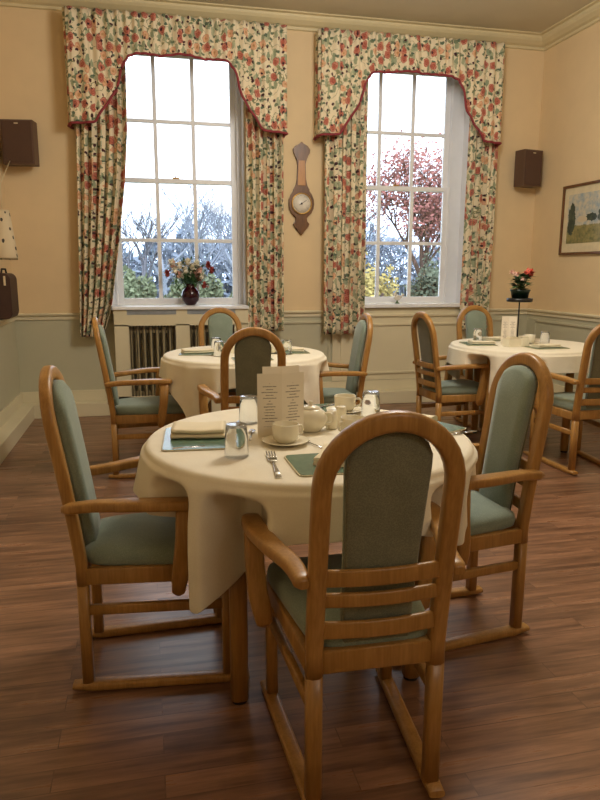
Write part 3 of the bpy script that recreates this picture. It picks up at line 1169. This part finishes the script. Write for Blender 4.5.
sau_proto = None
def saucer(label, x, y, z=TOP):
    global sau_proto
    if sau_proto is None:
        o = sau_proto = MB().lathe([(0, .002), (.028, .002), (.03, 0), (.034, 0), (.045, .006), (.070, .011), (.072, .013), (.069, .0135), (.045, .009), (.030, .005), (0, .005)], k=40).build('saucer', M['porcelain'])
    else:
        o = sau_proto.copy(); COL.objects.link(o)
    o.location = (x, y, z)
    return tag(o, label, 'saucer', 'cream saucers')


def fork(label, x, y, z, rz):
    b = MB()
    b.sweep([(0, 0, .002), (0, .03, .004), (0, .07, .004), (0, .09, .003)], lambda i: rsec((.012, .009, .005, .006)[i], .0022, .0008), side=(1, 0, 0))
    b.sweep([(0, .088, .003), (0, .10, .003), (0, .112, .004)], lambda i: rsec((.007, .018, .020)[i], .002, .0008), side=(1, 0, 0))
    for k in range(4): b.sweep([(-.0085 + .00566 * k, .110, .004), (-.0085 + .00566 * k, .13, .0035), (-.0085 + .00566 * k, .152, .006)], rsec(.0028, .0018, .0006), side=(1, 0, 0))
    b.xf(Matrix.Diagonal((1.35, 1.55, 1.2, 1)))
    return tag(b.build('fork', M['steel'], None, (x, y, z), rz), label, 'fork')


def knife(label, x, y, z, rz, L=.19):
    b = MB()
    b.sweep([(0, 0, .003), (0, L * .2, .003), (0, L * .48, .003)], lambda i: rsec((.012, .010, .008)[i], .005, .002), side=(1, 0, 0))
    b.sweep([(0, L * .47, .003), (.001, L * .6, .003), (.001, L * .9, .003), (.003, L, .003)], lambda i: rsec((.008, .015, .016, .005)[i], .0016, .0006), side=(1, 0, 0))
    return tag(b.build('table_knife', M['steel'], None, (x, y, z), rz), label, 'knife', 'table knives')


def spoon(label, x, y, z, rz, L=.13, tilt=0, mat=None):
    b = MB()
    b.sweep([(0, 0, .002), (0, L * .3, .003), (0, L * .72, .003)], lambda i: rsec((.008, .005, .004)[i], .0018, .0007), side=(1, 0, 0))
    def sf(u, v):
        a = 2 * pi * u
        return (.012 * v * cos(a), L * .84 + L * .16 * v * sin(a), .0005 + .004 * v * v)
    b.grid(sf, 20, 4, close_u=True)
    o = b.build('teaspoon', M['steel'], None, (x, y, z), rz, fix=False)
    o.rotation_euler.x = tilt
    m = o.modifiers.new('t', 'SOLIDIFY'); m.thickness = .0008
    return tag(o, label, 'spoon', 'teaspoons')


def menu_mat():
    """cream card with short centred lines of print (uv based)"""
    g = NG('printed_menu_card')
    c = g.n('ShaderNodeTexCoord')
    sp = g.n('ShaderNodeSeparateXYZ')
    g.l(c.outputs['UV'], sp.inputs[0])
    u, v = sp.outputs[0], sp.outputs[1]
    row = g.math('FRACT', g.math('MULTIPLY', v, 22))
    ln = g.math('LESS_THAN', g.math('ABSOLUTE', g.math('SUBTRACT', row, .5)), .16)
    rid = g.math('FLOOR', g.math('MULTIPLY', v, 22))
    wn = g.n('ShaderNodeTexWhiteNoise', noise_dimensions='1D')
    g.l(rid, wn.inputs['W'])
    half = g.math('MULTIPLY', wn.outputs[0], .34)
    inx = g.math('LESS_THAN', g.math('ABSOLUTE', g.math('SUBTRACT', u, .5)), half)
    inv = g.math('MULTIPLY', g.math('GREATER_THAN', v, .16), g.math('LESS_THAN', v, .86))
    nz = g.noise(c.outputs['UV'], 90, 1)
    letters = g.math('GREATER_THAN', nz.outputs[0], .45)
    m = g.math('MULTIPLY', g.math('MULTIPLY', ln, inx), g.math('MULTIPLY', inv, letters))
    return g.set(g.mix(m, srgb(238, 228, 210), srgb(110, 98, 88)), .7)


M['menu'] = menu_mat()


def menu_card(label, loc, rz, w=.105, h=.21, half_angle=radians(38), flare=1):
    """folded card standing upright: two leaves meeting at a vertical fold"""
    o = thing('menu_card', label, 'menu card', loc, rz, 'menu cards')
    for s in (-1, 1):
        b = MB()
        dx, dy = cos(half_angle) * s, -sin(half_angle) * flare
        def fn(u, v): return (dx * w * u, dy * w * u, h * v * (1 + .0 * u))
        b.grid(fn, 1, 1, smooth=False, uvf=(lambda u, v: (u, v)) if s > 0 else (lambda u, v: (1 - u, v)))
        q = b.build('leaf', M['menu'], o, fix=False)
        m = q.modifiers.new('t', 'SOLIDIFY'); m.thickness = .0006; m.offset = 0
    return o


# ---- near table
m1 = placemat('green table mat at the left of the near table under a napkin', .148, -4.09, radians(-4), .225, .30)
napkin('cream napkin folded thick on the left mat of the near table', .150, -4.06, TOP + .0045, radians(-8), .17, .13, 2, .016)
knife('table knife poking out behind the napkin on the left mat', .235, -4.03, TOP + .0045, radians(-28), .18)
knife('table knife lying in front of the left napkin on the near table', .06, -4.215, TOP, radians(-90 + 5), .2)
tumbler('upturned tumbler beside the left napkin, nearest the left chair', .236, -4.325)
tumbler('upturned tumbler standing left of the menu card on the near table', .335, -3.90)
spoon('teaspoon lying beside the left tumbler on the near table', .30, -4.16, TOP, radians(-12), .14)
menu_card('folded printed menu card standing on the near table', (.408, -4.125, TOP), radians(4), .084, .205, radians(24), -.35)
menu_card('second menu card standing just behind the near table menu', (.425, -4.04, TOP), radians(5), .066, .215, radians(18), -.5)
saucer('cream saucer holding the teacup in front of the menu card', .402, -4.215)
cup('cream teacup on its saucer in front of the menu card', .402, -4.215, TOP + .0062, radians(15))
tp_ = thing('teapot', 'small round cream teapot beside the menu card', 'teapot', (.520, -4.06, TOP), radians(150))
MB().lathe([(0, 0), (.032, 0), (.034, .004), (.050, .020), (.056, .040), (.050, .060), (.034, .073), (.030, .075), (0, .076)], k=36).build('body', M['porcelain'], tp_)
MB().lathe([(.031, .0745), (.030, .079), (.014, .085), (.005, .087), (.006, .092), (.008, .096), (.005, .100), (0, .101)], k=28).build('lid', M['porcelain'], tp_)
MB().tube(smooth_path([(.045, .0, .03), (.065, -.0, .045), (.075, -.0, .066)], 4), lambda i: .010 - .0006 * i, 10).build('spout', M['porcelain'], tp_)
MB().tube(smooth_path([(-.045, 0, .06), (-.072, 0, .06), (-.076, 0, .035), (-.048, 0, .022)], 4), .0045, 8).build('handle', M['porcelain'], tp_)
fork('fork lying beside the front green mat on the near table', .314, -4.555, TOP, radians(-5))
placemat('green table mat at the front of the near table beside the fork', .462, -4.455, radians(1), .19, .205)
napkin('cream napkin folded on the front green mat, partly behind the chair hoop', .500, -4.42, TOP + .0045, radians(65), .17, .09, 2, .010)
spoon('teaspoon lying right of the teacup saucer on the near table', .50, -4.30, TOP, radians(20), .12)


def shaker(label, x, y, h=.062):
    o = thing('shaker', label, 'shaker', (x, y, TOP), 0, 'salt and pepper shakers')
    MB().lathe([(0, 0), (.019, 0), (.0195, .003), (.018, h * .85), (.0175, h * .97), (.015, h), (0, h + .001)], k=24).build('body', M['porcelain'], o)
    b = MB()
    for k in range(5): b.lathe([(0, h + .0006), (.0012, h + .0012), (0, h + .0016)], (.006 * cos(k * 1.256), .006 * sin(k * 1.256), 0), 6)
    b.build('holes', M['black'], o)
    return o


shaker('cream cylindrical shaker right of the teapot on the near table', .595, -4.045)
shaker('second cream shaker, behind and right of the first on the near table', .640, -4.005, .066)
saucer('cream saucer under the far teacup of the near table', .715, -3.80)
cup('cream teacup at the far side of the near table by the tumbler', .715, -3.80, TOP + .0062, radians(-20))
cup('cream teacup just beyond the hoop of the foreground chair', .640, -4.145, TOP, radians(200))
tumbler('upturned tumbler at the far right of the near table', .783, -3.90)
placemat('green table mat at the far side of the near table', .665, -3.72, radians(10), .20, .15)
knife('table knife on the far green mat of the near table', .60, -3.76, TOP + .0045, radians(-50), .17)
placemat('green table mat at the right edge of the near table reflecting the window', .925, -4.10, radians(-65), .20, .17)
napkin('cream napkin rolled on the right mat of the near table', .905, -4.03, TOP + .0045, radians(-50), .14, .05, 1, .028)
knife('table knife at the right edge of the near table beyond the mat', .955, -4.22, TOP, radians(-75), .10)

# ---- table before the radiator
def at(i, dx, dy): return TABS[i][0][0] + dx, TABS[i][0][1] + dy


x, y = at(1, -.30, .03)
placemat('green table mat at the left of the radiator table', x, y, radians(80), .26, .22)
napkin('cream napkin folded on the left mat of the radiator table', x + .0, y, TOP + .0045, radians(8), .20, .10, 2, .011)
x, y = at(1, -.18, -.15); tumbler('upturned tumbler at the front left of the radiator table', x, y)
x, y = at(1, -.175, .07); tumbler('upturned tumbler behind another, left part of the radiator table', x, y)
sb = thing('sachet_box', 'small cream box of sachets in the middle of the radiator table', 'box', (*at(1, -.085, .02), TOP))
def sachet_box(o):
    b = MB(); b.box(-.055, .055, -.035, -.031, 0, .055, .001).box(-.055, .055, .031, .035, 0, .055, .001).box(-.055, -.051, -.031, .031, 0, .055, .001).box(.051, .055, -.031, .031, 0, .055, .001).box(-.051, .051, -.031, .031, 0, .004)
    b.build('box_body', M['porcelain'], o)
    b = MB()
    for k in range(8): b.box(-.046 + k * .012, -.038 + k * .012, -.026, .026, .005, .060 + .004 * (k % 3))
    b.build('sachets', M['paper'], o)
sachet_box(sb)
x, y = at(1, .245, -.16); tumbler('upturned tumbler at the right side of the radiator table', x, y)
x, y = at(1, .31, -.02)
placemat('green table mat at the right of the radiator table', x, y, radians(90), .24, .20)
napkin('cream napkin folded on the right mat of the radiator table', x, y + .0, TOP + .0045, radians(-12), .16, .09, 2, .011)
x, y = at(1, .0, -.33)
placemat('green table mat at the front of the radiator table behind the chair hoop', x, y, 0, .24, .18)
x, y = at(1, .17, -.05)
saucer('cream saucer on the radiator table by the right tumbler', x, y)
cup('cream teacup on the radiator table by the right tumbler', x, y, TOP + .0062, 1)

# ---- far right table
x, y = at(2, -.33, .06)
placemat('green table mat at the left of the far right table', x, y, radians(80), .26, .22)
napkin('cream napkin folded on the left mat of the far right table', x + .02, y - .02, TOP + .0045, radians(-10), .18, .10, 2, .010)
x, y = at(2, -.22, .28); tumbler('upturned tumbler at the back left of the far right table', x, y)
x, y = at(2, -.08, .30); placemat('green table mat at the back of the far right table', x, y, 0, .24, .18)
napkin('cream napkin folded on the back mat of the far right table', x, y, TOP + .0045, radians(4), .17, .10, 2, .010)
menu_card('narrow menu card standing on the far right table before the plant stand', (*at(2, -.135, -.02), TOP), radians(-14), .055, .205, radians(10), 1)
sb = thing('sachet_box', 'cream box of sachets at the foot of the far right menu card', 'box', (*at(2, -.165, -.13), TOP), radians(10))
sachet_box(sb)
x, y = at(2, -.075, -.13); jar = thing('sugar_jar', 'cream cube sugar jar beside the sachet box on the far right table', 'jar', (x, y, TOP))
MB().box(-.03, .03, -.03, .03, 0, .062, .008).build('body', M['porcelain'], jar)
MB().box(-.028, .028, -.028, .028, .062, .072, .006).build('lid', M['porcelain'], jar)
x, y = at(2, .07, .03); saucer('cream saucer in the middle of the far right table', x, y)
cup('cream teacup in the middle of the far right table', x + .0, y, TOP + .0062, 2)
x, y = at(2, .14, -.06); tumbler('upturned tumbler right of the teacup on the far right table', x, y)
x, y = at(2, .03, -.26); placemat('green table mat at the front of the far right table', x, y, 0, .26, .19)
napkin('cream napkin folded on the front mat of the far right table', x, y + .01, TOP + .0045, radians(3), .18, .10, 2, .010)

# ---- plant stand and potted begonia
ps = thing('plant_stand', 'black metal stand with round tray on the far right table', 'stand', (2.665, -1.70, TOP))
TRZ = .305
MB().lathe([(0, 0), (.045, 0), (.045, .004), (.01, .010), (0, .010)], k=24).build('foot_plate', M['black'], ps)
MB().tube([(0, 0, .008), (0, 0, TRZ)], .005, 8).build('rod', M['black'], ps)
MB().lathe([(0, TRZ), (.088, TRZ), (.092, TRZ + .004), (.092, TRZ + .026), (.089, TRZ + .026), (.086, TRZ + .006), (0, TRZ + .006)], k=32).build('tray', M['black'], ps)
fp = thing('potted_flower', 'small green pot of begonias with coral and pale flowers on the stand', 'flowers', (2.665, -1.70, TOP + TRZ + .0065))
MB().lathe([(0, 0), (.034, 0), (.045, .055), (.048, .058), (.048, .066), (.043, .066), (.038, .050), (0, .048)], k=28).build('pot', M['pot'], fp)


def leaf(b, p, d, L, w, up):
    d = Vector(d).normalized(); s = d.cross(Vector((0, 0, 1))).normalized()
    p = Vector(p)
    pts = [p, p + d * L * .5 + s * w + Vector((0, 0, up * .7)), p + d * L + Vector((0, 0, up * .4)), p + d * L * .5 - s * w + Vector((0, 0, up * .7)), p + d * L * .5 + Vector((0, 0, up))]
    v = [b.bm.verts.new(q) for q in pts]
    for t in ((0, 1, 4), (1, 2, 4), (2, 3, 4), (3, 0, 4)): b._face([v[k] for k in t], True)


rnd = random.Random(3)
b = MB()
for k in range(110):
    a = rnd.uniform(0, 2 * pi); h = rnd.uniform(.06, .145)
    rr = rnd.uniform(0, .035)
    leaf(b, (rr * cos(a), rr * sin(a), h), (cos(a), sin(a), rnd.uniform(-.3, .5)), rnd.uniform(.025, .05), .016, .006)
for k in range(10):
    a = rnd.uniform(0, 2 * pi)
    b.tube([(0, 0, .05), (.02 * cos(a), .02 * sin(a), .10), (.035 * cos(a), .035 * sin(a), .14)], .002, 5)
b.build('foliage', M['leaf'], fp)


def bloom(b, c, r, n=16, rnd=rnd):
    b.blob(c, r * .5, 6)
    for k in range(n):
        a = rnd.uniform(0, 2 * pi); e = rnd.uniform(-.5, 1.3)
        d = Vector((cos(a) * cos(e), sin(a) * cos(e), sin(e)))
        leaf(b, Vector(c) + d * r * .25, d + Vector((0, 0, .001)), r * .85, r * .32, r * .12)


b = MB(); bloom(b, (.035, -.02, .155), .032); bloom(b, (.015, -.02, .165), .026); bloom(b, (.045, .01, .14), .024)
b.build('coral_flower', M['coral'], fp)
b = MB(); bloom(b, (-.035, -.02, .150), .022); bloom(b, (-.015, -.04, .125), .018); bloom(b, (-.03, .03, .16), .02)
b.build('pale_flower', M['pink'], fp)

fp.scale = (1.5, 1.5, 1.25)
# ---- vase of flowers on the left sill
vs = thing('flower_vase', 'dark red glass vase of mixed cut flowers on the left window sill', 'vase', (.395, .03, SILL + .001))
MB().lathe([(0, 0), (.036, 0), (.045, .006), (.075, .045), (.082, .085), (.072, .125), (.05, .155), (.042, .172), (.050, .19), (.046, .19), (.038, .172), (.046, .154), (.066, .124), (.075, .085), (.068, .048), (.04, .010), (0, .008)], k=36).build('vase_body', M['vase'], vs)
rnd = random.Random(11)
b = MB()
tips = []
for k in range(60):
    a = rnd.uniform(0, 2 * pi); sp_ = rnd.uniform(.05, .23); h = rnd.uniform(.24, .44) - sp_ * .35
    tip = Vector((sp_ * cos(a), sp_ * sin(a) * .35, h))
    b.tube(smooth_path([(0, 0, .10), (.02 * cos(a), .01 * sin(a), .18), tip], 3), .0022, 5)
    tips.append(tip)
    for q in range(5):
        t = rnd.uniform(.35, 1)
        p = Vector((0, 0, .18)).lerp(tip, t)
        leaf(b, p, (cos(a + rnd.uniform(-1, 1)), sin(a) * .4, rnd.uniform(-.4, .9)), rnd.uniform(.05, .10), .013, .008)
# two taller sprigs and a drooping one
for tip in (Vector((.10, .0, .50)), Vector((.17, -.01, .46)), Vector((.19, -.02, .14)), Vector((-.2, 0, .34))):
    b.tube(smooth_path([(0, 0, .12), tip * .6 + Vector((0, 0, .05)), tip], 4), .002, 5)
    for q in range(9): leaf(b, Vector((0, 0, .2)).lerp(tip, .4 + q * .07), ((-1) ** q, .1, .4), .05, .007, .004)
b.build('greenery', M['leaf'], vs)
for nm, mt, spots_ in (('cream_flower', 'petal', [(-.04, .30), (.02, .33), (-.09, .34), (.0, .26), (-.13, .30), (-.02, .37), (.06, .36), (-.07, .25), (-.16, .37), (.10, .25)]),
                       ('pale_pink_flower', 'pink', [(.085, .30), (-.10, .26), (.05, .26), (-.15, .35)]),
                       ('dusky_red_flower', 'redpet', [(-.20, .27), (.16, .345), (.075, .235), (.12, .17), (.19, .30)])):
    for px, pz in spots_:
        b = MB(); bloom(b, (px, -.045 + rnd.uniform(-.02, .02), pz), .046, 26, rnd)
        b.build(nm, M[mt], vs)

# ---- ornament on the right sill
orn = thing('bird_ornament', 'small white ornament standing on the right window sill', 'ornament', (2.375, .02, SILL + .001))
MB().lathe([(0, 0), (.022, 0), (.022, .006), (.010, .012), (.007, .03), (0, .03)], k=20).build('foot', M['leaf'], orn)
b = MB().blob((0, 0, .055), .03, 8, (1.25, .8, .95)).blob((-.03, 0, .085), .018, 8).tube([(.02, 0, .055), (.045, 0, .07), (.065, 0, .09)], lambda i: .014 - .003 * i, 8).tube([(-.044, 0, .086), (-.058, 0, .083)], lambda i: .004 - .003 * i, 6)
b.build('body', M['figure'], orn)

# ================================================================== OUTSIDE
GZ = -.6
struct('ground_outside', MB().box(-40, 60, .4, 90, GZ - .2, GZ), M['grass'])


def branch_tree(label, loc, h, mat, seed, spread=.5, depth=5, r0=.12, leaves=None, lr=0, group=None, name='bare_tree', cat='tree', nleaf=0, lsize=.12, lz=(.2, 1)):
    rnd = random.Random(seed)
    t = thing(name, label, cat, loc, 0, group)
    b = MB()
    ends = []

    def grow(p, d, L, r, lev):
        n = 3
        pts = [p]
        q = p; dd = d
        for k in range(n):
            dd = (dd + Vector((rnd.uniform(-1, 1), rnd.uniform(-1, 1), rnd.uniform(-.3, .8))) * .16).normalized()
            q = q + dd * L / n
            pts.append(q)
        b.tube(pts, lambda i: r * (1 - .3 * i / n), 5 if lev < 2 else 3, caps=False)
        ends.append((q, lev))
        if lev >= depth: return
        for k in range(rnd.choice((2, 3, 3)) if lev else 4):
            a = rnd.uniform(0, 2 * pi)
            side = Vector((cos(a), sin(a), rnd.uniform(0, .4)))
            grow(pts[-1] if k < 2 else pts[-2], (dd + side * spread * rnd.uniform(.7, 1.5)).normalized(), L * rnd.uniform(.62, .82), r * .62, lev + 1)
    grow(Vector((0, 0, 0)), Vector((0, 0, 1)), h * .3, r0, 0)
    b.build('trunk_and_branches', mat, t, fix=False)
    if leaves:
        b = MB()
        tw = [e for e, l in ends if l >= 3]
        for k in range(nleaf):
            e = rnd.choice(tw)
            p = e + Vector((rnd.gauss(0, lr), rnd.gauss(0, lr), rnd.gauss(0, lr)))
            s = lsize * rnd.uniform(.6, 1.3)
            u = Vector((rnd.gauss(0, 1), rnd.gauss(0, 1), rnd.gauss(0, 1))).normalized(); w = u.orthogonal().normalized()
            vv = [b.bm.verts.new(p + x_) for x_ in (u * s, w * s * .6, -u * s, -w * s * .6)]
            b._face(vv)
        b.build('foliage', leaves, t, fix=False)
    return t


def mound(label, loc, size, mat, seed, n=2600, lsize=.12, name='shrub', cat='shrub', cone=False, group=None):
    rnd = random.Random(seed)
    t = thing(name, label, cat, loc, 0, group)
    b = MB()
    for k in range(n):
        a = rnd.uniform(0, 2 * pi); e = math.asin(rnd.uniform(0, 1))
        r = rnd.uniform(.72, 1.05) * (1 + .12 * sin(5 * a + seed) + .1 * sin(9 * e + 3 * a))
        if cone: z = rnd.uniform(0, 1); p = Vector((cos(a) * (1 - z) * r, sin(a) * (1 - z) * r, z))
        else: p = Vector((cos(a) * cos(e) * r, sin(a) * cos(e) * r, sin(e) * r))
        p = Vector((p.x * size[0], p.y * size[1], p.z * size[2]))
        s = lsize * rnd.uniform(.6, 1.3)
        u = Vector((rnd.gauss(0, 1), rnd.gauss(0, 1), rnd.gauss(0, 1))).normalized(); w = u.orthogonal().normalized()
        b._face([b.bm.verts.new(p + x_) for x_ in (u * s, w * s * .6, -u * s, -w * s * .6)])
    b.build('foliage', mat, t, fix=False)
    b = MB()
    for k in range(6):
        a = k * 1.05
        b.tube([(0, 0, 0), (size[0] * .3 * cos(a), size[1] * .3 * sin(a), size[2] * .4), (size[0] * .55 * cos(a), size[1] * .55 * sin(a), size[2] * .7)], .04, 5)
    b.build('stems', M['bark_brown'], t)
    return t


# seen through the left window: bare trees over a hedge
HT = 'bare winter trees beyond the hedge'
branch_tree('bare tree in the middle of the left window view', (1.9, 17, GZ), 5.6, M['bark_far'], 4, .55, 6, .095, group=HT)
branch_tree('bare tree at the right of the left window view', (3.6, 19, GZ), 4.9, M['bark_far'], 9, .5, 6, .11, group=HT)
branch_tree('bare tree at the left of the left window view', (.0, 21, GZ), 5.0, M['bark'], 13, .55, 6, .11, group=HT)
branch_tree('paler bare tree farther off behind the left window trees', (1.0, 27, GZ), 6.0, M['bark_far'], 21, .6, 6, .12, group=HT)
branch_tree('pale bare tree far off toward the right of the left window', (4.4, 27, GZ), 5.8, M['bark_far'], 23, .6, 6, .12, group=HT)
branch_tree('bare tree at the left edge of the right window view', (7.1, 17, GZ), 5.2, M['bark'], 31, .55, 6, .12, group=HT)
for k, (x, y, lab) in enumerate(((-.6, 15.5, 'green hedge bush at the left of the left window view'), (1.5, 15.2, 'green hedge bush in the middle of the left window view'), (3.7, 15.6, 'green hedge bush at the right of the left window view'))):
    mound(lab, (x, y, GZ), (1.05, .9, 1.62), M['hedge'], 40 + k, 7000, .10, 'hedge_bush', 'hedge', group='hedge bushes')
# far woodland belt
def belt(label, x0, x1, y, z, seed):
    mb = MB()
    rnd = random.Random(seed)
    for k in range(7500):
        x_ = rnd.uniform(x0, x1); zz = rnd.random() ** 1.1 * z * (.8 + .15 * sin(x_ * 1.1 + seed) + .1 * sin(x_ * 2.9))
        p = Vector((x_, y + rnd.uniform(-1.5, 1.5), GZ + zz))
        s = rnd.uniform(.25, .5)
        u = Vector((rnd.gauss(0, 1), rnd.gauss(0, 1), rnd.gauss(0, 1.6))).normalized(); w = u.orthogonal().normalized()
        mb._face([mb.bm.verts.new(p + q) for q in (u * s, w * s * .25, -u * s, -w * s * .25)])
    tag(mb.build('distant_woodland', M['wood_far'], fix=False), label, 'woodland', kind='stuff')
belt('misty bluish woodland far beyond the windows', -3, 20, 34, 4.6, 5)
# seen through the right window: russet tree, yellow shrub, conifer
branch_tree('russet-leaved autumn tree in the right window view', (8.0, 13.5, GZ), 5.4, M['bark_brown'], 52, .5, 5, .13, M['redleaf'], .30, name='autumn_tree', nleaf=6500, lsize=.07)
mound('yellow-leaved shrub at the lower left of the right window view', (5.7, 11.0, GZ), (1.15, .9, 1.85), M['yelleaf'], 61, 3600, .075, 'yellow_shrub')
mound('dark green conifer bush at the lower right of the right window view', (8.1, 12.0, GZ), (.8, .8, 2.0), M['conifer'], 62, 4200, .08, 'conifer_bush', 'shrub')
